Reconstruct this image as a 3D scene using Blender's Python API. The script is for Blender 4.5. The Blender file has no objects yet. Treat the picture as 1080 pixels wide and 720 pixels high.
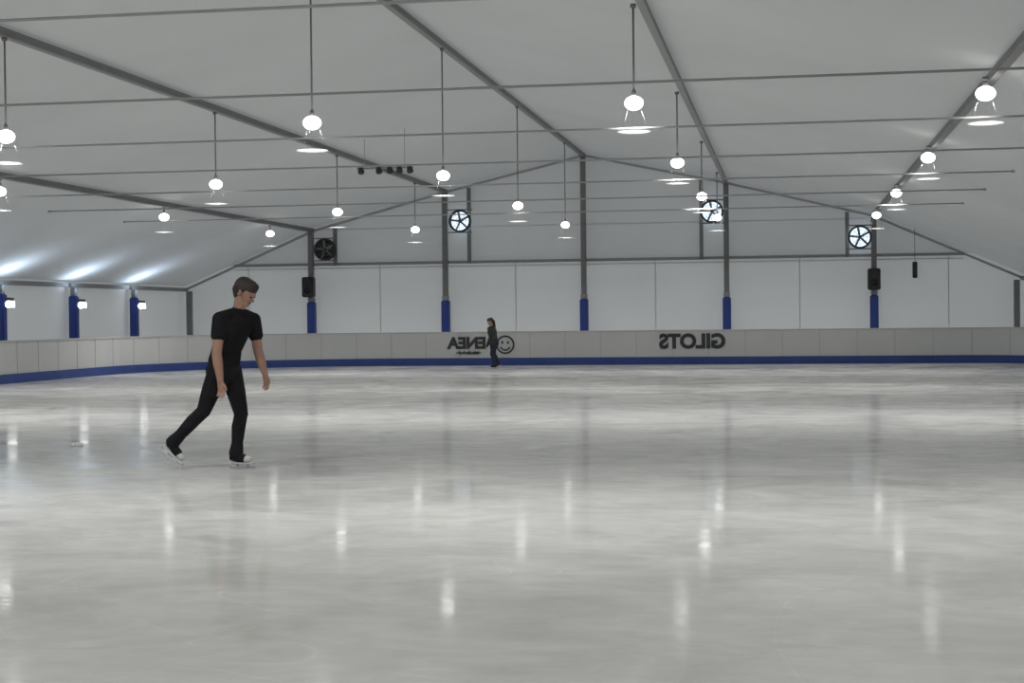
import bpy, bmesh, math, random
import numpy as np
from mathutils import Vector, Matrix
random.seed(3)
sc = bpy.context.scene
try:
    sc.view_settings.view_transform = 'Standard'
    sc.view_settings.look = 'None'
except Exception: pass

# ---------------------------------------------------------------- materials
def mat(name, col, rough=0.6, metal=0.0, emit=None, estr=0.0, noise=0.0, nscale=3.0, spec=0.5):
    m = bpy.data.materials.new(name); m.use_nodes = True
    nt = m.node_tree; b = nt.nodes['Principled BSDF']
    b.inputs['Base Color'].default_value = (*col, 1)
    b.inputs['Roughness'].default_value = rough
    b.inputs['Metallic'].default_value = metal
    b.inputs['Specular IOR Level'].default_value = spec
    if emit:
        b.inputs['Emission Color'].default_value = (*emit, 1)
        b.inputs['Emission Strength'].default_value = estr
    if noise > 0:
        tc = nt.nodes.new('ShaderNodeTexCoord'); n = nt.nodes.new('ShaderNodeTexNoise')
        n.inputs['Scale'].default_value = nscale; n.inputs['Detail'].default_value = 4
        r = nt.nodes.new('ShaderNodeMapRange')
        r.inputs['From Min'].default_value = 0.3; r.inputs['From Max'].default_value = 0.7
        r.inputs['To Min'].default_value = 1 - noise; r.inputs['To Max'].default_value = 1 + noise
        mx = nt.nodes.new('ShaderNodeVectorMath'); mx.operation = 'SCALE'
        mx.inputs[0].default_value = col
        nt.links.new(tc.outputs['Object'], n.inputs['Vector'])
        nt.links.new(n.outputs['Fac'], r.inputs['Value'])
        nt.links.new(r.outputs['Result'], mx.inputs['Scale'])
        nt.links.new(mx.outputs['Vector'], b.inputs['Base Color'])
    return m

def fabric_mat(name, col, trans, noise=0.04, nscale=0.35):
    m = mat(name, col, 0.75, noise=noise, nscale=nscale, spec=0.2)
    nt = m.node_tree; b = nt.nodes['Principled BSDF']; out = nt.nodes['Material Output']
    t = nt.nodes.new('ShaderNodeBsdfTranslucent'); t.inputs['Color'].default_value = (*col, 1)
    mx = nt.nodes.new('ShaderNodeMixShader'); mx.inputs[0].default_value = trans
    nt.links.new(b.outputs[0], mx.inputs[1]); nt.links.new(t.outputs[0], mx.inputs[2])
    nt.links.new(mx.outputs[0], out.inputs['Surface'])
    return m

M = {}
M['roof'] = fabric_mat('roof_fabric', (0.62, 0.625, 0.615), 0.20)
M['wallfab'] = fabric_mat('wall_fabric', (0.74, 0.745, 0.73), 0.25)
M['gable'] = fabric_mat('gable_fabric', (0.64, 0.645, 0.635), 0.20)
M['steel'] = mat('grey_steel', (0.21, 0.21, 0.21), 0.5, 0.3, noise=0.08)
M['steel_lt'] = mat('light_steel', (0.30, 0.30, 0.30), 0.5, 0.2)
M['tie'] = mat('tie_steel', (0.40, 0.40, 0.40), 0.7, 0.0)
M['blue'] = mat('blue_padding', (0.022, 0.05, 0.26), 0.55, noise=0.1)
M['bluekick'] = mat('blue_kickplate', (0.04, 0.08, 0.30), 0.5, noise=0.1)
M['board'] = mat('board_plastic', (0.70, 0.70, 0.69), 0.4, noise=0.03, nscale=0.8)
M['boardcap'] = mat('board_cap', (0.60, 0.60, 0.59), 0.4)
M['seam'] = mat('board_seam', (0.56, 0.56, 0.56), 0.6)
M['wseam'] = mat('wall_seam', (0.64, 0.64, 0.63), 0.7)
M['black'] = mat('black_plastic', (0.012, 0.012, 0.014), 0.5)
M['dark'] = mat('dark_grille', (0.05, 0.05, 0.055), 0.5, 0.3)
M['ink'] = mat('sign_ink', (0.05, 0.05, 0.055), 0.6)
M['lamp'] = mat('lamp_diffuser', (0.9, 0.9, 0.9), 0.4, emit=(1, 0.99, 0.97), estr=6.0)
M['sky_open'] = mat('daylight_disc', (0.6, 0.7, 0.8), 0.4, emit=(0.72, 0.86, 1.0), estr=1.3)
M['concrete'] = mat('concrete', (0.35, 0.35, 0.34), 0.8, noise=0.1, nscale=1.0)
M['shirt'] = mat('black_cotton', (0.010, 0.010, 0.012), 0.85, noise=0.25, nscale=14, spec=0.2)
M['pants'] = mat('black_leggings', (0.011, 0.011, 0.014), 0.75, noise=0.2, nscale=12, spec=0.2)
M['skin'] = mat('skin', (0.36, 0.205, 0.15), 0.55, noise=0.06, nscale=20)
M['hair'] = mat('dark_brown_hair', (0.030, 0.021, 0.018), 0.65, noise=0.4, nscale=50)
M['boot'] = mat('white_boot', (0.62, 0.62, 0.62), 0.4)
M['blade'] = mat('blade_steel', (0.6, 0.6, 0.62), 0.25, 0.9)
M['lips'] = mat('lips', (0.25, 0.09, 0.08), 0.5)
M['eye'] = mat('eye_dark', (0.02, 0.015, 0.012), 0.2)
M['navy'] = mat('navy_fabric', (0.015, 0.019, 0.04), 0.8)
M['snow'] = mat('ice_shavings_snow', (0.85, 0.86, 0.87), 0.8)

# clear lamp plate (frosted acrylic)
m = bpy.data.materials.new('acrylic_plate'); m.use_nodes = True; nt = m.node_tree
for n in list(nt.nodes):
    if n.type != 'OUTPUT_MATERIAL': nt.nodes.remove(n)
tr = nt.nodes.new('ShaderNodeBsdfTransparent'); tl = nt.nodes.new('ShaderNodeBsdfTranslucent')
tl.inputs['Color'].default_value = (0.9, 0.9, 0.88, 1)
mx = nt.nodes.new('ShaderNodeMixShader'); mx.inputs[0].default_value = 0.013
nt.links.new(tr.outputs[0], mx.inputs[1]); nt.links.new(tl.outputs[0], mx.inputs[2])
nt.links.new(mx.outputs[0], nt.nodes['Material Output'].inputs['Surface'])
M['plate'] = m

# ice
m = bpy.data.materials.new('rink_ice'); m.use_nodes = True; nt = m.node_tree; L = nt.links
b = nt.nodes['Principled BSDF']
tc = nt.nodes.new('ShaderNodeTexCoord')
def noise(scale, detail, sx, sy, rot=0.0, rough=0.5, dist=0.0):
    mp = nt.nodes.new('ShaderNodeMapping'); mp.inputs['Scale'].default_value = (sx, sy, 1)
    mp.inputs['Rotation'].default_value = (0, 0, rot)
    n = nt.nodes.new('ShaderNodeTexNoise'); n.inputs['Scale'].default_value = scale
    n.inputs['Detail'].default_value = detail; n.inputs['Roughness'].default_value = rough
    n.inputs['Distortion'].default_value = dist
    L.new(tc.outputs['Object'], mp.inputs['Vector']); L.new(mp.outputs[0], n.inputs['Vector'])
    return n.outputs['Fac']
def rng(src, a, b_, c, d):
    r = nt.nodes.new('ShaderNodeMapRange')
    r.inputs['From Min'].default_value = a; r.inputs['From Max'].default_value = b_
    r.inputs['To Min'].default_value = c; r.inputs['To Max'].default_value = d
    L.new(src, r.inputs['Value']); return r.outputs['Result']
def math_(op, a, b2):
    n = nt.nodes.new('ShaderNodeMath'); n.operation = op
    if isinstance(a, (int, float)): n.inputs[0].default_value = a
    else: L.new(a, n.inputs[0])
    if isinstance(b2, (int, float)): n.inputs[1].default_value = b2
    else: L.new(b2, n.inputs[1])
    return n.outputs[0]
patch = noise(0.28, 5, 1.0, 1.0, 0.25, 0.6, 0.6)
patch2 = noise(1.1, 6, 0.8, 1.0, -0.35, 0.65, 0.8)
fine = noise(5.0, 5, 0.7, 1.2, 0.5, 0.65, 0.5)
def lines(scale, sx, sy, rot, w):
    n = noise(scale, 0.5, sx, sy, rot, 0.4, 0.3)
    d = math_('ABSOLUTE', math_('SUBTRACT', n, 0.5), 0)
    return rng(d, 0.0, w, 1.0, 0.0)
l1 = lines(0.55, 1.2, 0.5, 0.9, 0.0022)
l2 = lines(0.8, 0.5, 1.3, 0.35, 0.0028)
l3 = lines(0.7, 0.6, 1.4, -0.6, 0.0025)
marks = math_('ADD', math_('ADD', l1, l2), l3)
marks = math_('MULTIPLY', marks, rng(patch2, 0.42, 0.58, 0.0, 1.0))
val = math_('ADD', rng(patch, 0.35, 0.65, 0.91, 1.03), rng(patch2, 0.35, 0.65, -0.05, 0.05))
val = math_('ADD', val, rng(fine, 0.35, 0.65, -0.02, 0.02))
val = math_('ADD', val, math_('MULTIPLY', marks, 0.12))
sc3 = nt.nodes.new('ShaderNodeVectorMath'); sc3.operation = 'SCALE'
sc3.inputs[0].default_value = (0.62, 0.62, 0.60); L.new(val, sc3.inputs['Scale'])
L.new(sc3.outputs[0], b.inputs['Base Color'])
ro = math_('ADD', rng(patch2, 0.35, 0.65, 0.045, 0.10), rng(fine, 0.35, 0.65, 0.0, 0.04))
L.new(ro, b.inputs['Roughness'])
b.inputs['IOR'].default_value = 1.31
b.inputs['Specular IOR Level'].default_value = 0.5
bh = math_('ADD', noise(2.2, 3, 1, 1, 0.2), math_('MULTIPLY', fine, 0.25))
bp = nt.nodes.new('ShaderNodeBump'); bp.inputs['Strength'].default_value = 0.20; bp.inputs['Distance'].default_value = 0.010
L.new(bh, bp.inputs['Height']); L.new(bp.outputs[0], b.inputs['Normal'])
df = nt.nodes.new('ShaderNodeBsdfDiffuse'); L.new(sc3.outputs[0], df.inputs['Color'])
mxs = nt.nodes.new('ShaderNodeMixShader')
snowm = math_('ADD', rng(patch, 0.35, 0.65, 0.42, 0.60), rng(patch2, 0.38, 0.62, -0.18, 0.18))
snowm = math_('ADD', snowm, rng(fine, 0.4, 0.6, -0.06, 0.06))
L.new(snowm, mxs.inputs[0]); L.new(b.outputs[0], mxs.inputs[1]); L.new(df.outputs[0], mxs.inputs[2])
L.new(mxs.outputs[0], nt.nodes['Material Output'].inputs['Surface'])
M['ice'] = m

# ---------------------------------------------------------------- mesh builder
class B:
    def __init__(s, name):
        s.name = name; s.bm = bmesh.new(); s.mats = []
    def mi(s, k):
        if k not in s.mats: s.mats.append(k)
        return s.mats.index(k)
    def _fin(s, verts, k, smooth=False):
        i = s.mi(k); fs = set()
        for v in verts:
            for f in v.link_faces: fs.add(f)
        for f in fs:
            f.material_index = i; f.smooth = smooth
    def box(s, c, size, k, rot=None, bevel=0):
        Mx = Matrix.Translation(c) @ (rot.to_4x4() if rot else Matrix.Identity(4)) @ Matrix.Diagonal((*size, 1))
        r = bmesh.ops.create_cube(s.bm, size=1, matrix=Mx)
        s._fin(r['verts'], k)
        if bevel:
            es = list({e for v in r['verts'] for e in v.link_edges})
            q = bmesh.ops.bevel(s.bm, geom=es, offset=bevel, segments=2, affect='EDGES')
            i = s.mi(k)
            for f in q['faces']: f.material_index = i
    def cyl(s, p0, p1, r0, k, r1=None, seg=16, smooth=True, caps=True):
        p0 = Vector(p0); p1 = Vector(p1); d = p1 - p0
        q = d.to_track_quat('Z', 'Y').to_matrix().to_4x4()
        Mx = Matrix.Translation((p0 + p1) / 2) @ q
        r = bmesh.ops.create_cone(s.bm, cap_ends=caps, segments=seg, radius1=r0, radius2=r0 if r1 is None else r1, depth=d.length, matrix=Mx)
        s._fin(r['verts'], k, smooth)
    def ell(s, c, rad, k, rot=None):
        Mx = Matrix.Translation(c) @ (rot.to_4x4() if rot else Matrix.Identity(4)) @ Matrix.Diagonal((*rad, 1))
        r = bmesh.ops.create_uvsphere(s.bm, u_segments=20, v_segments=12, radius=1, matrix=Mx)
        s._fin(r['verts'], k, True)
    def beam(s, p0, p1, w, h, k):
        p0 = Vector(p0); p1 = Vector(p1); d = p1 - p0
        q = d.to_track_quat('Y', 'Z').to_matrix()
        s.box((p0 + p1) / 2, (w, d.length, h), k, q)
    def ring(s, c, R, r, k, axis='Y', seg=28):
        i = s.mi(k); vs = []
        for a in range(seg):
            t = 2 * math.pi * a / seg; row = []
            for q in range(8):
                u = 2 * math.pi * q / 8
                rr = R + r * math.cos(u); w = r * math.sin(u)
                if axis == 'Y': p = (rr * math.cos(t), w, rr * math.sin(t))
                else: p = (rr * math.cos(t), rr * math.sin(t), w)
                row.append(s.bm.verts.new(Vector(c) + Vector(p)))
            vs.append(row)
        for a in range(seg):
            for q in range(8):
                f = s.bm.faces.new((vs[a][q], vs[(a + 1) % seg][q], vs[(a + 1) % seg][(q + 1) % 8], vs[a][(q + 1) % 8]))
                f.material_index = i; f.smooth = True
    def poly(s, pts, k):
        f = s.bm.faces.new([s.bm.verts.new(p) for p in pts]); f.material_index = s.mi(k)
    def done(s, parent=None, loc=None, rotz=0):
        bmesh.ops.recalc_face_normals(s.bm, faces=s.bm.faces)
        me = bpy.data.meshes.new(s.name); s.bm.to_mesh(me); s.bm.free()
        for k in s.mats: me.materials.append(M[k])
        o = bpy.data.objects.new(s.name, me); sc.collection.objects.link(o)
        if loc: o.location = loc
        o.rotation_euler[2] = rotz
        if parent: o.parent = parent
        return o

# ---------------------------------------------------------------- layout
XR = -6.37; HALF = 13.5; YB = 49.7; YF = -8.0
XL = XR - HALF; XRT = XR + HALF
OFF = [-13.5, -9, -4.5, 0, 4.5, 9, 13.5]
HT = [2.5, 4.38, 5.55, 6.6, 5.62, 4.5, 2.5]
def roof_h(x):
    return float(np.interp(x - XR, OFF, HT))
FR = [YB - 4.1 * i for i in range(1, 14)]

b = B('ceiling')
for i in range(6):
    x0, x1 = XR + OFF[i], XR + OFF[i + 1]; h0, h1 = HT[i], HT[i + 1]
    b.poly([(x0, YF, h0), (x1, YF, h1), (x1, YB, h1), (x0, YB, h0)], 'roof')
bmesh.ops.remove_doubles(b.bm, verts=b.bm.verts, dist=0.001)
b.done()
b = B('floor'); b.poly([(XL, YF, -0.03), (XRT, YF, -0.03), (XRT, YB, -0.03), (XL, YB, -0.03)], 'concrete'); b.done()

def wall_poly(name, y):
    b = B(name)
    xl = XR - 9 - 4.5 * (4.38 - 3.15) / 1.88; xr = XR + 9 + 4.5 * (4.5 - 3.15) / 2.0
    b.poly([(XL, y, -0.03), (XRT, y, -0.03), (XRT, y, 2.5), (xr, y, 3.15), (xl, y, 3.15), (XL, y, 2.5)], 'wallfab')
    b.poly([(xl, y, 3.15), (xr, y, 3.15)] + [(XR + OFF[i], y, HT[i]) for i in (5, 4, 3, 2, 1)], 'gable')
    return b
b = wall_poly('wall_back', YB)
for i in range(-5, 6):
    if i % 2 == 0: continue
    b.box((XR + i * 2.25, YB - 0.012, 1.55), (0.03, 0.012, 3.1), 'wseam')
b.box((XR, YB - 0.012, 4.3), (17.5, 0.012, 0.025), 'wseam')
b.done()
wall_poly('wall_front', YF).done()
b = B('wall_left'); b.poly([(XL, YF, -0.03), (XL, YB, -0.03), (XL, YB, 2.5), (XL, YF, 2.5)], 'wallfab'); b.done()
b = B('wall_right'); b.poly([(XRT, YF, -0.03), (XRT, YB, -0.03), (XRT, YB, 2.5), (XRT, YF, 2.5)], 'wallfab'); b.done()

for i, o in enumerate(OFF[1:-1]):
    b = B('roof_purlin'); x = XR + o; h = HT[i + 1] - 0.10
    b.box((x, (YF + YB) / 2, h), (0.075, YB - YF - 0.02, 0.11), 'steel')
    b.box((x, (YF + YB) / 2, h - 0.065), (0.105, YB - YF - 0.02, 0.02), 'steel_lt')
    b.done()
for s in (-1, 1):
    b = B('eave_beam'); x = XR + s * (HALF - 0.08)
    b.box((x, (YF + YB) / 2, 2.38), (0.10, YB - YF - 0.02, 0.12), 'steel_lt'); b.done()
# tie rods across the near frames, running into the roof skin
for y in FR:
    if y > 38: continue
    TH = 3.87 if y > 15 else 4.0
    tl_ = XR - (9 + 4.5 * (4.38 - TH) / 1.88 - 0.02); tr_ = XR + (9 + 4.5 * (4.5 - TH) / 2.0 - 0.02)
    b = B('roof_tie_rod')
    b.cyl((tl_, y, TH), (tr_, y, TH), 0.015, 'tie', seg=8)
    for x in (tl_ + 0.03, tr_ - 0.03): b.box((x, y, TH), (0.05, 0.05, 0.05), 'tie')
    b.done()

b = B('gable_beam')
b.box((XR, YB - 0.14, 3.15), (23.4, 0.12, 0.09), 'steel_lt')
b.box((XR, YB - 0.10, 3.02), (23.4, 0.03, 0.03), 'wseam')
for i in range(6):
    b.beam((XR + OFF[i] * .995, YB - 0.12, HT[i] - 0.12), (XR + OFF[i + 1] * .995, YB - 0.12, HT[i + 1] - 0.12), 0.06, 0.07, 'tie')
for s in (-1, 1):
    for o in (3.72, 8.2):
        top = roof_h(XR + s * o) - 0.2
        b.box((XR + s * o, YB - 0.22, (3.1 + top) / 2), (0.12, 0.08, top - 3.1), 'steel')
b.done()
for i, o in enumerate(OFF):
    b = B('support_post'); x = XR + o; top = HT[i] - 0.17
    if abs(o) > 13: x = XR + o * (1 - 0.28 / 13.5)
    b.box((x, YB - 0.3, top / 2), (0.16, 0.2, top), 'steel', bevel=0.012)
    if abs(o) < 13:
        b.box((x, YB - 0.3, 0.97), (0.25, 0.28, 1.9), 'blue', bevel=0.03)
        b.box((x, YB - 0.3, 2.0), (0.20, 0.23, 0.12), 'steel_lt', bevel=0.01)
        b.box((x, YB - 0.3, 0.02), (0.4, 0.4, 0.03), 'steel')
    b.done()
def eave_post(side, y, lit):
    x = XR + side * (HALF - 0.25)
    b = B('padded_post')
    b.box((x, y, 1.16), (0.14, 0.14, 2.3), 'steel', bevel=0.01)
    b.box((x, y, 1.05), (0.22, 0.24, 2.05), 'blue', bevel=0.03)
    b.box((x, y, 0.0), (0.24, 0.3, 0.03), 'steel')
    b.done()
    if lit:
        b = B('eave_floodlight')
        fx = x - side * 0.27
        b.box((fx, y - 0.05, 1.95), (0.12, 0.22, 0.06), 'dark', bevel=0.01)
        b.box((fx - side * 0.02, y - 0.05, 1.81), (0.10, 0.20, 0.18), 'dark', bevel=0.015)
        b.box((fx - side * 0.075, y - 0.05, 1.81), (0.02, 0.17, 0.15), 'lamp')
        b.ell((fx - side * 0.02, y - 0.17, 1.81), (0.09, 0.03, 0.09), 'lamp')
        b.box((fx + side * 0.09, y - 0.05, 1.88), (0.10, 0.04, 0.05), 'steel')
        b.done()
        l = bpy.data.lights.new('eave_light', 'SPOT'); l.energy = 80; l.spot_size = math.radians(165); l.spot_blend = 1.0
        l.shadow_soft_size = 0.12; l.color = (0.62, 0.78, 1)
        o = bpy.data.objects.new('eave_light', l); sc.collection.objects.link(o)
        o.location = (fx - side * 0.15, y - 0.1, 1.99); o.rotation_euler = (math.radians(180), 0, 0)
for y in FR:
    if y > 0:
        eave_post(-1, y - 0.6, y > 30)
        eave_post(1, y - 0.6, False)

# ---------------------------------------------------------------- pendant lamps
def lamp(x, y, hz, top, e):
    b = B('pendant_lamp')
    b.cyl((x, y, hz + 0.15), (x, y, top), 0.014, 'steel', seg=8)
    b.cyl((x, y, top - 0.05), (x, y, top), 0.04, 'steel', seg=12)
    b.cyl((x, y, hz + 0.07), (x, y, hz + 0.17), 0.045, 'steel_lt', r1=0.025)
    b.ell((x, y, hz), (0.125, 0.125, 0.095), 'lamp')
    for a in range(3):
        t = a * 2.094 + 0.5
        b.cyl((x + .04 * math.cos(t), y + .04 * math.sin(t), hz + 0.10), (x + .20 * math.cos(t), y + .20 * math.sin(t), hz - 0.37), 0.0008, 'tie', seg=4)
    b.cyl((x, y, hz - 0.38), (x, y, hz - 0.372), 0.22, 'plate', seg=28)
    b.done()
    l = bpy.data.lights.new('pendant_light', 'AREA'); l.shape = 'DISK'; l.size = 0.22; l.energy = e; l.color = (1, 0.99, 0.965)
    l.spread = math.radians(145)
    o = bpy.data.objects.new('pendant_light', l); sc.collection.objects.link(o); o.location = (x, y, hz - 0.105)
LY = [45.3, 37.15, 28.85, 20.6, 10.4, 3.0, -4.5]  # last three rows are unseen extras, added to light the near ice
ROWS = [(-9, 3.95, 1), (-4.5, 3.98, 2), (0, 4.03, 3), (4.40, 4.15, 4), (8.86, 4.12, 5)]
for y in LY:
    for (o, hz, ii) in ROWS:
        lamp(XR + o, y, hz, min(roof_h(XR + o), HT[ii]) - 0.17, 44 if y > 25 else (60 if y > 5 else 46))

# ---------------------------------------------------------------- wall fans
def fan(x, z, bright):
    b = B('exhaust_fan'); y = YB - 0.62; R = 0.33
    b.ring((x, y, z), R, 0.03, 'dark'); b.ring((x, y + 0.15, z), R, 0.03, 'dark')
    b.cyl((x, y + 0.16, z), (x, y + 0.18, z), R, 'sky_open' if bright else 'dark', seg=28)
    b.cyl((x, y + 0.02, z), (x, y + 0.15, z), 0.06, 'dark')
    for a in range(5):
        t = a * math.pi * .4 + 0.5
        rot = Matrix.Rotation(-t, 3, 'Y') @ Matrix.Rotation(0.6, 3, 'X')
        c = Vector((x, y + 0.1, z)) + Matrix.Rotation(-t, 3, 'Y') @ Vector((0.18, 0, 0))
        b.box(c, (0.24, 0.012, 0.08), 'steel_lt', rot, bevel=0.005)
    for q in (0.11, 0.22): b.ring((x, y - 0.02, z), q, 0.005, 'steel')
    for a in range(4):
        t = a * math.pi / 4
        d = Vector((math.cos(t), 0, math.sin(t))) * R
        b.cyl(Vector((x, y - 0.02, z)) - d, Vector((x, y - 0.02, z)) + d, 0.005, 'steel', seg=6)
    b.box((x, y + 0.08, z + R + 0.03), (0.8, 0.04, 0.04), 'steel'); b.box((x, y + 0.08, z - R - 0.03), (0.8, 0.04, 0.04), 'steel')
    b.done()
fan(XR - 3.95, 4.45, True); fan(XR + 4.07, 4.58, True)
fan(XR - 8.45, 3.62, False); fan(XR + 8.57, 3.70, True)

for s in (-1, 1):
    b = B('loudspeaker'); x = XR + s * 9 - s * 0.02; y = YB - 0.66; z = 2.4
    b.box((x, y, z), (0.38, 0.32, 0.66), 'black', bevel=0.03)
    b.ring((x, y - 0.165, z - 0.12), 0.13, 0.012, 'dark'); b.cyl((x, y - 0.168, z - 0.12), (x, y - 0.14, z - 0.12), 0.11, 'dark', r1=0.05)
    b.ring((x, y - 0.165, z + 0.18), 0.06, 0.01, 'dark'); b.ell((x, y - 0.16, z + 0.18), (0.04, 0.02, 0.04), 'dark')
    b.box((x, y + 0.2, z), (0.1, 0.10, 0.12), 'steel')
    b.done()

b = B('lighting_bar'); cx, cy, cz = -9.6, 36.9, 5.0
b.cyl((cx - 0.7, cy, cz), (cx + 0.7, cy, cz), 0.02, 'tie')
for dx in (-0.5, 0.5): b.cyl((cx + dx, cy, cz), (cx + dx, cy, roof_h(cx + dx) - 0.01), 0.007, 'tie', seg=6)
for dx in (-0.6, -0.15, 0.12, 0.36, 0.62):
    b.cyl((cx + dx, cy, cz + 0.02), (cx + dx + 0.04, cy - 0.1, cz - 0.1), 0.06, 'dark', r1=0.08)
    b.box((cx + dx, cy, cz - 0.02), (0.03, 0.05, 0.08), 'steel')
b.done()
b = B('rolled_banner'); x, y = 3.85, YB - 0.35
b.cyl((x, y, 2.45), (x, y, 2.9), 0.075, 'dark'); b.ell((x, y, 2.45), (0.075, 0.075, 0.03), 'dark'); b.ell((x, y, 2.9), (0.075, 0.075, 0.03), 'dark')
b.cyl((x, y, 2.9), (x, y, roof_h(x) - 0.02), 0.008, 'dark', seg=6)
b.done()

# ---------------------------------------------------------------- rink boards + ice
def rrect(x0, x1, y0, y1, rads, n=14):
    pts = []
    for (cx, cy, a0, r) in ((x1 - rads[0], y0 + rads[0], -90, rads[0]), (x1 - rads[1], y1 - rads[1], 0, rads[1]),
                            (x0 + rads[2], y1 - rads[2], 90, rads[2]), (x0 + rads[3], y0 + rads[3], 180, rads[3])):
        for i in range(n + 1):
            t = math.radians(a0 + 90 * i / n)
            pts.append(Vector((cx + r * math.cos(t), cy + r * math.sin(t), 0)))
    return pts
P = rrect(-16.95, 6.60, -4.0, 43.4, (3, 2.0, 6.2, 4))
N = len(P)
nrm = []
for i in range(N):
    d = (P[(i + 1) % N] - P[i - 1]).normalized(); nrm.append(Vector((d.y, -d.x, 0)))
b = B('ice_floor')
f = b.bm.faces.new([b.bm.verts.new(p) for p in P]); f.material_index = b.mi('ice')
o = b.done()
if o.data.polygons[0].normal.z < 0: o.data.flip_normals()
b = B('rink_boards')
def sweep(sec, k):
    rows = [[b.bm.verts.new(P[i] + nrm[i] * q[0] + Vector((0, 0, q[1]))) for q in sec] for i in range(N)]
    mi = b.mi(k); n = len(sec)
    for i in range(N):
        for j in range(n):
            f = b.bm.faces.new((rows[i][j], rows[(i + 1) % N][j], rows[(i + 1) % N][(j + 1) % n], rows[i][(j + 1) % n]))
            f.material_index = mi
sweep([(0.03, 0.2), (0.03, 0.92), (0.11, 0.92), (0.11, 0.2)], 'board')
sweep([(0.0, -0.02), (0.0, 0.21), (0.12, 0.21), (0.12, -0.02)], 'bluekick')
sweep([(0.01, 0.92), (0.01, 0.955), (0.13, 0.955), (0.13, 0.92)], 'boardcap')
acc = 0.0
for i in range(N):
    a, c = P[i], P[(i + 1) % N]; Ls = (c - a).length
    if Ls < 1e-5: continue
    d = (c - a) / Ls; ang = math.atan2(d.y, d.x); pos = (1.0 - acc) % 1.0
    while pos < Ls:
        p = a + d * pos
        out = Vector((d.y, -d.x, 0))
        b.box(p + out * 0.027 + Vector((0, 0, 0.565)), (0.02, 0.012, 0.70), 'seam', Matrix.Rotation(ang, 3, 'Z'))
        pos += 1.0
    acc = (acc + Ls) % 1.0
b.done()

def sign(txt, x, z, size, name, xs=1.0, bold=0.012):
    c = bpy.data.curves.new(name, 'FONT'); c.body = txt; c.size = size; c.align_x = 'CENTER'; c.align_y = 'CENTER'
    c.extrude = 0.004; c.offset = bold
    o = bpy.data.objects.new(name, c); sc.collection.objects.link(o)
    bpy.context.view_layer.update()
    dg = bpy.context.evaluated_depsgraph_get()
    me = bpy.data.meshes.new_from_object(o.evaluated_get(dg)); bpy.data.objects.remove(o)
    for v in me.vertices: v.co = Vector((-v.co.x * xs, v.co.z, v.co.y))
    me.flip_normals(); me.materials.clear(); me.materials.append(M['ink'])
    o = bpy.data.objects.new(name, me); sc.collection.objects.link(o); o.location = (x, 43.41, z)
    return o
sign('ENEA', -8.95, 0.62, 0.44, 'sponsor_sign', 1.02, 0.022)
sign('eislaufschule', -8.9, 0.36, 0.13, 'sponsor_sign', 1.1, 0.006)
sign('GILOTS', -2.6, 0.62, 0.54, 'sponsor_sign', 1.0, 0.026)
b = B('smiley_sign'); x = -7.85
b.ring((x, 43.405, 0.58), 0.24, 0.022, 'ink')
b.ell((x - .08, 43.405, 0.64), (0.03, 0.01, 0.04), 'ink'); b.ell((x + .08, 43.405, 0.64), (0.03, 0.01, 0.04), 'ink')
for i in range(8):
    t0 = math.radians(200 + 17 * i); t1 = math.radians(217 + 17 * i)
    b.cyl((x + .14 * math.cos(t0), 43.41, .57 + .14 * math.sin(t0)), (x + .14 * math.cos(t1), 43.41, .57 + .14 * math.sin(t1)), 0.018, 'ink', seg=8)
b.done()

b = B('ice_shavings')
for i in range(9):
    b.ell((random.uniform(-.07, .07), random.uniform(-.04, .04), 0.012), (random.uniform(.02, .03), .025, random.uniform(.015, .03)), 'snow')
b.done(loc=(17 * (-0.1736 - 0.279 * 0.985), 17 * (0.985 - 0.279 * 0.1736), 0))

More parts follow.
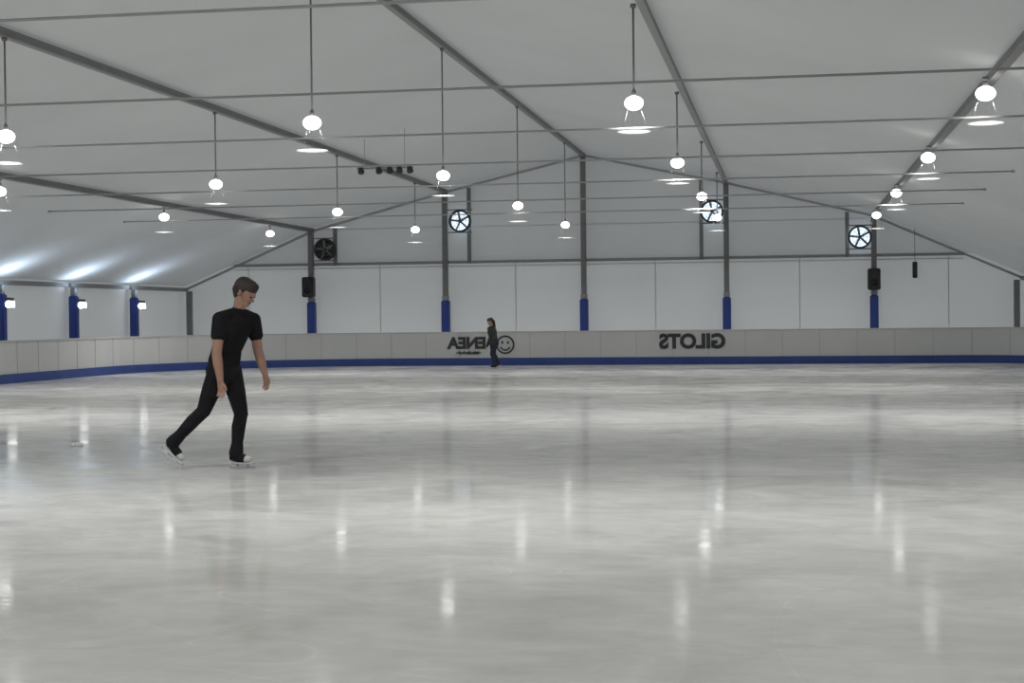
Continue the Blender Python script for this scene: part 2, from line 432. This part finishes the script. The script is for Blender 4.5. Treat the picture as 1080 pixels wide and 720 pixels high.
# ---------------------------------------------------------------- people
def V(*a): return Vector(a)
class Fig:
    def __init__(s): s.bones = []
    def cone(s, p0, p1, r0, r1, lab, wide=None, k=1.0):
        s.bones.append((Vector(p0), Vector(p1), r0, r1, lab, Vector(wide).normalized() if wide is not None else None, k))
    def build(s, name, mats, voxel, parent, smooth_it=4):
        bm = bmesh.new()
        for (p0, p1, r0, r1, lab, w, k) in s.bones:
            d = p1 - p0
            q = (d.to_track_quat('Z', 'Y').to_matrix() if d.length > 1e-6 else Matrix.Identity(3))
            r = bmesh.ops.create_icosphere(bm, subdivisions=3, radius=1.0)
            for v in r['verts']:
                z = v.co.z; dv = q @ v.co
                rad, base = (r1, p1) if z > 0 else (r0, p0)
                off = dv * rad
                if w is not None: off += w * (off.dot(w)) * (k - 1)
                v.co = base + off
        me = bpy.data.meshes.new(name); bm.to_mesh(me); bm.free()
        o = bpy.data.objects.new(name, me); sc.collection.objects.link(o)
        r = o.modifiers.new('r', 'REMESH'); r.mode = 'VOXEL'; r.voxel_size = voxel; r.use_smooth_shade = True
        sm = o.modifiers.new('s', 'SMOOTH'); sm.factor = 0.5; sm.iterations = smooth_it
        bpy.context.view_layer.update()
        dg = bpy.context.evaluated_depsgraph_get()
        m2 = bpy.data.meshes.new_from_object(o.evaluated_get(dg))
        o.modifiers.clear(); o.data = m2; bpy.data.meshes.remove(me)
        labs = sorted(set(x[4] for x in s.bones))
        m2.materials.clear()
        for l in labs: m2.materials.append(M[mats.get(l, l)])
        n = len(m2.polygons); C = np.empty(n * 3); m2.polygons.foreach_get('center', C); C = C.reshape(-1, 3)
        best = np.full(n, 1e9); idx = np.zeros(n, dtype=np.int32)
        for (p0, p1, r0, r1, lab, w, k) in s.bones:
            a = np.array(p0); d = np.array(p1) - a; L2 = max(d.dot(d), 1e-9)
            t = np.clip(((C - a) @ d) / L2, 0, 1)
            off = C - (a + t[:, None] * d)
            if w is not None:
                wn = np.array(w); off = off - np.outer(off @ wn, wn) * (1 - 1 / k)
            dist = np.linalg.norm(off, axis=1) - (r0 + (r1 - r0) * t)
            msk = dist < best; best[msk] = dist[msk]; idx[msk] = labs.index(lab)
        m2.polygons.foreach_set('material_index', idx)
        m2.polygons.foreach_set('use_smooth', np.ones(n, dtype=bool)); m2.update()
        o.parent = parent
        return o

def hand(F, wr, d, n, side, lab='skin', sc_=1.0):
    d = d.normalized(); side = (side - d * side.dot(d)).normalized(); n = d.cross(side).normalized() if n is None else n
    n = (n - d * n.dot(d) - side * n.dot(side)).normalized()
    s = sc_
    F.cone(wr, wr + d * 0.075 * s, 0.020 * s, 0.019 * s, lab, side, 1.75)
    lens = [0.066, 0.075, 0.070, 0.054]
    for i in range(4):
        o_ = (1.5 - i) * 0.0195 * s
        base = wr + d * (0.082 - 0.004 * abs(1.5 - i)) * s + side * o_
        l = lens[i] * s
        dd = (d + side * (1.5 - i) * 0.07 + n * (0.22 + 0.06 * i)).normalized()
        k1 = base + dd * l * 0.5
        d2 = (dd + n * 0.5).normalized(); k2 = k1 + d2 * l * 0.32
        d3 = (d2 + n * 0.35).normalized(); k3 = k2 + d3 * l * 0.24
        F.cone(base, k1, 0.0092 * s, 0.0085 * s, lab); F.cone(k1, k2, 0.0085 * s, 0.0078 * s, lab); F.cone(k2, k3, 0.0078 * s, 0.007 * s, lab)
    tb = wr + d * 0.025 * s + side * 0.028 * s
    t1 = tb + (d * 0.75 + side * 0.65 + n * 0.25).normalized() * 0.038 * s
    t2 = t1 + (d * 1.0 + side * 0.2 + n * 0.35).normalized() * 0.030 * s
    F.cone(tb, t1, 0.013 * s, 0.0105 * s, lab); F.cone(t1, t2, 0.0105 * s, 0.0085 * s, lab)

def head(F, c, hf, hu, hair='short'):
    hf = hf.normalized(); hu = (hu - hf * hu.dot(hf)).normalized(); hl = hu.cross(hf).normalized()
    def at(f, l, u): return c + hf * f + hl * l + hu * u
    F.cone(at(-0.022, 0, 0.030), at(0.020, 0, 0.030), 0.082, 0.076, 'skin', hl, 0.98)
    F.cone(at(0.030, 0, 0.0), at(0.052, 0, -0.075), 0.060, 0.036, 'skin', hl, 1.08)
    F.cone(at(0.060, 0, -0.092), at(0.064, 0, -0.094), 0.021, 0.020, 'skin', hl, 1.3)
    F.cone(at(0.088, 0, 0.006), at(0.108, 0, -0.026), 0.008, 0.0125, 'skin')
    F.cone(at(0.082, -0.028, 0.022), at(0.082, 0.028, 0.022), 0.014, 0.014, 'skin')
    F.cone(at(0.068, -0.03, -0.02), at(0.068, 0.03, -0.02), 0.022, 0.022, 'skin')
    for s in (-1, 1):
        F.cone(at(-0.004, s * 0.082, 0.012), at(-0.012, s * 0.084, -0.022), 0.015, 0.010, 'skin', hf, 1.1)
    F.cone(at(-0.036, 0, 0.048), at(0.024, 0, 0.066), 0.092, 0.072, 'hair', hl, 1.04)
    F.cone(at(-0.060, 0, 0.0), at(-0.048, 0, -0.04), 0.068, 0.052, 'hair', hl, 1.15)
    F.cone(at(0.050, -0.03, 0.088), at(0.050, 0.03, 0.088), 0.036, 0.036, 'hair')
    for s in (-1, 1):
        F.cone(at(0.010, s * 0.070, 0.045), at(0.000, s * 0.076, 0.018), 0.024, 0.015, 'hair')
    if hair == 'long':
        F.cone(at(-0.085, 0, 0.03), at(-0.12, 0, -0.02), 0.045, 0.05, 'hair')
        F.cone(at(-0.11, 0, -0.02), at(-0.10, 0, -0.22), 0.055, 0.04, 'hair', hl, 1.4)
    eyes = [at(0.081, s * 0.031, 0.004) for s in (-1, 1)]
    mouth = (at(0.086, -0.022, -0.056), at(0.086, 0.022, -0.056), at(0.093, 0, -0.056))
    return eyes, mouth, hl

def skate(F, parent, ankle, heel, toe, soln, idx):
    d = (toe - heel).normalized(); soln = (soln - d * soln.dot(d)).normalized(); lat = d.cross(soln).normalized()
    F.cone(heel + d * 0.02, toe - d * 0.03, 0.036, 0.030, 'boot')
    F.cone(heel + d * 0.02 - soln * 0.01, toe - d * 0.09 - soln * 0.006, 0.042, 0.041, 'cover')
    F.cone(heel + d * 0.035 - soln * 0.02, ankle, 0.048, 0.053, 'cover')
    b = B('skate_blade_%d' % idx)
    R = Matrix((d, lat, soln)).transposed()
    c = (heel + toe) / 2
    b.box(c + soln * 0.040, (0.25, 0.062, 0.014), 'boot', R, bevel=0.004)
    b.box(heel + d * 0.035 + soln * 0.055, (0.05, 0.04, 0.03), 'boot', R)
    b.box(toe - d * 0.06 + soln * 0.052, (0.04, 0.03, 0.03), 'boot', R)
    b.box(c + d * 0.005 + soln * 0.077, (0.27, 0.006, 0.026), 'blade', R)
    b.box(c + d * 0.005 + soln * 0.064, (0.22, 0.008, 0.008), 'blade', R)
    b.done(parent=parent)

def person(name, J, mats, voxel, hair='short', long_sleeve=False, scale=1.0, loc=(0, 0, 0), rotz=0, g=1.0):
    par = bpy.data.objects.new(name, None); sc.collection.objects.link(par)
    par.empty_display_size = 0.3
    F = Fig(); Lx = J['L']; fw = J['fwd']
    pel, wst, cht, nk, hd = J['pelvis'], J['waist'], J['chest'], J['neck'], J['head']
    F.cone(pel - V(0, 0, 0.02), pel + V(0, 0, 0.07), 0.108 * g, 0.100 * g, 'pants', Lx, 1.42)
    for s in ('r', 'l'):
        hp, kn, an = J['hip_' + s], J['knee_' + s], J['ankle_' + s]
        F.cone(hp, hp.lerp(kn, 0.45), 0.094 * g, 0.084 * g, 'pants'); F.cone(hp.lerp(kn, 0.45), kn, 0.084 * g, 0.061 * g, 'pants')
        calf = kn.lerp(an, 0.32) - fw * 0.012
        F.cone(kn, calf, 0.059 * g, 0.061 * g, 'pants'); F.cone(calf, kn.lerp(an, 0.78), 0.061 * g, 0.050 * g, 'pants')
        F.cone(kn.lerp(an, 0.75), an, 0.050 * g, 0.064 * g, 'pants')
        F.cone(hp - fw * 0.05 + V(0, 0, 0.01), hp - fw * 0.045 - V(0, 0, 0.03), 0.080 * g, 0.075 * g, 'pants')
    F.cone(pel + V(0, 0, 0.08), wst, 0.114 * g, 0.103 * g, 'shirt', Lx, 1.38)
    F.cone(wst, cht, 0.103 * g, 0.120 * g, 'shirt', Lx, 1.42)
    F.cone(cht, cht.lerp(nk, 0.55), 0.120 * g, 0.084 * g, 'shirt', Lx, 1.45)
    F.cone(cht.lerp(nk, 0.6), nk - V(0.0, 0, 0.01), 0.075, 0.066, 'shirt')
    for s, sg in (('r', -1), ('l', 1)):
        sh, el, wr = J['sh_' + s], J['el_' + s], J['wr_' + s]
        F.cone(nk.lerp(cht, 0.2) + Lx * sg * 0.05, sh, 0.058, 0.066 * g, 'shirt')
        F.cone(cht + Lx * sg * 0.08, sh, 0.075, 0.064, 'shirt')
        if long_sleeve:
            F.cone(sh, el, 0.066 * g, 0.056 * g, 'shirt'); F.cone(el, wr, 0.056 * g, 0.042 * g, 'shirt')
        else:
            F.cone(sh, sh.lerp(el, 0.45), 0.066 * g, 0.066 * g, 'shirt')
        F.cone(sh, el, 0.055, 0.045, 'skin')
        fa = el.lerp(wr, 0.3); F.cone(el, fa, 0.045, 0.046, 'skin'); F.cone(fa, wr, 0.046, 0.028, 'skin')
        hand(F, wr, J['hd_' + s], None, J['th_' + s], lab='glove' if long_sleeve else 'skin')
    F.cone(nk - V(0, 0, 0.02), hd - J['hu'] * 0.06 - J['hf'] * 0.02, 0.058, 0.054, 'skin')
    eyes, mouth, hl = head(F, hd, J['hf'], J['hu'], hair)
    for i, s in enumerate(('r', 'l')):
        hh, tt, sn = J['foot_' + s]
        skate(F, par, J['ankle_' + s], hh, tt, sn, i + 1)
    F.build('body', mats, voxel, par)
    b = B('face_features')
    for e in eyes: b.ell(e + J['hf'].normalized() * 0.006, (0.011, 0.011, 0.008), 'eye')
    b.cyl(mouth[0], mouth[2], 0.005, 'lips'); b.cyl(mouth[2], mouth[1], 0.005, 'lips')
    b.done(parent=par)
    par.location = loc; par.rotation_euler[2] = rotz; par.scale = (scale,) * 3
    return par

a = math.radians(50)
fw = V(math.cos(a), -math.sin(a), 0); Lx = V(math.sin(a), math.cos(a), 0)
J = dict(L=Lx, fwd=fw)
J['pelvis'] = V(-.095, 0, .90); J['waist'] = V(-.075, -.005, 1.09); J['chest'] = V(-.015, -.02, 1.27); J['neck'] = V(.035, -.03, 1.44)
J['head'] = V(.095, -.07, 1.595)
J['hf'] = V(.74, -.42, -.50).normalized(); J['hu'] = V(.42, -.25, .87).normalized()
J['sh_r'] = V(-.13, -.14, 1.36); J['el_r'] = V(-.16, -.20, 1.05); J['wr_r'] = V(-.13, -.21, .80)
J['sh_l'] = V(.165, .09, 1.35); J['el_l'] = V(.205, .11, 1.06); J['wr_l'] = V(.265, .08, .85)
J['hd_r'] = V(.10, -.05, -1); J['th_r'] = V(.8, -.4, 0)
J['hd_l'] = V(.15, -.05, -1); J['th_l'] = V(.7, -.7, 0)
J['hip_r'] = V(-.155, -.06, .88); J['knee_r'] = V(-.29, .02, .53); J['ankle_r'] = V(-.57, .14, .245)
J['hip_l'] = V(-.04, .055, .88); J['knee_l'] = V(.045, .01, .50); J['ankle_l'] = V(-.005, .04, .15)
J['foot_r'] = (V(-.61, .15, .225), V(-.475, .10, .085), V(-.8, 0, -.6))
J['foot_l'] = (V(-.045, .065, .09), V(.135, -.05, .09), V(0, 0, -1))
S10, C10 = math.sin(math.radians(10)), math.cos(math.radians(10))
def at_px(px, z):
    u = (px - 540) / 1650
    return (z * (-S10 + u * C10), z * (C10 + u * S10), 0)
person('figure_skater', J, {'cover': 'pants'}, 0.0065, loc=at_px(248, 14.2), rotz=math.radians(19), g=1.06)

a = math.radians(20)
fw = V(-math.cos(a), -math.sin(a), 0); Lx = V(math.sin(a), -math.cos(a), 0)
K = dict(L=Lx, fwd=fw)
K['pelvis'] = V(0.02, 0, .90); K['waist'] = V(.0, 0, 1.08); K['chest'] = V(-.03, 0, 1.27); K['neck'] = V(-.055, -.01, 1.44)
K['head'] = V(-.09, -.03, 1.61); K['hf'] = V(-.85, -.35, -.3).normalized(); K['hu'] = V(-.25, -.1, .95).normalized()
for s, sg in (('r', -1), ('l', 1)):
    K['sh_' + s] = K['chest'] + V(-.02, 0, .10) + Lx * sg * .17
    K['el_' + s] = K['sh_' + s] + Lx * sg * .05 + V(.05, 0, -.29)
    K['wr_' + s] = K['el_' + s] + fw * 0.10 + V(0, 0, -.22)
    K['hd_' + s] = fw * 0.3 + V(0, 0, -1); K['th_' + s] = fw * 1.0
    K['hip_' + s] = K['pelvis'] + Lx * sg * .085 - V(0, 0, .02)
K['knee_l'] = V(-.03, -.08, .50); K['ankle_l'] = V(.05, -.07, .15)
K['knee_r'] = V(.02, .07, .50); K['ankle_r'] = V(.16, .08, .20)
K['foot_l'] = (V(.10, -.05, .09), V(-.11, -.10, .09), V(0, 0, -1))
K['foot_r'] = (V(.22, .08, .16), V(.04, .05, .095), V(.25, 0, -.94))
person('child_skater', K, {'shirt': 'black', 'pants': 'navy', 'cover': 'navy', 'boot': 'navy', 'glove': 'black', 'hair': 'black'}, 0.012, hair='long', long_sleeve=True, scale=0.77, loc=at_px(520, 41), rotz=math.radians(10.5), g=1.32)

# ---------------------------------------------------------------- world, camera
w = bpy.data.worlds.new('World'); sc.world = w; w.use_nodes = True
w.node_tree.nodes['Background'].inputs[0].default_value = (0.90, 0.95, 1.0, 1)
w.node_tree.nodes['Background'].inputs[1].default_value = 0.85

cam = bpy.data.cameras.new('Camera'); co = bpy.data.objects.new('Camera', cam); sc.collection.objects.link(co)
cam.sensor_width = 36; cam.lens = 36 * 1650 / 1080; cam.clip_end = 200
R = Matrix.Rotation(math.radians(10), 4, 'Z') @ Matrix.Rotation(math.radians(90 - 0.885), 4, 'X') @ Matrix.Rotation(math.radians(-0.6), 4, 'Z')
co.matrix_world = Matrix.Translation((0, 0, 1.35)) @ R
sc.camera = co
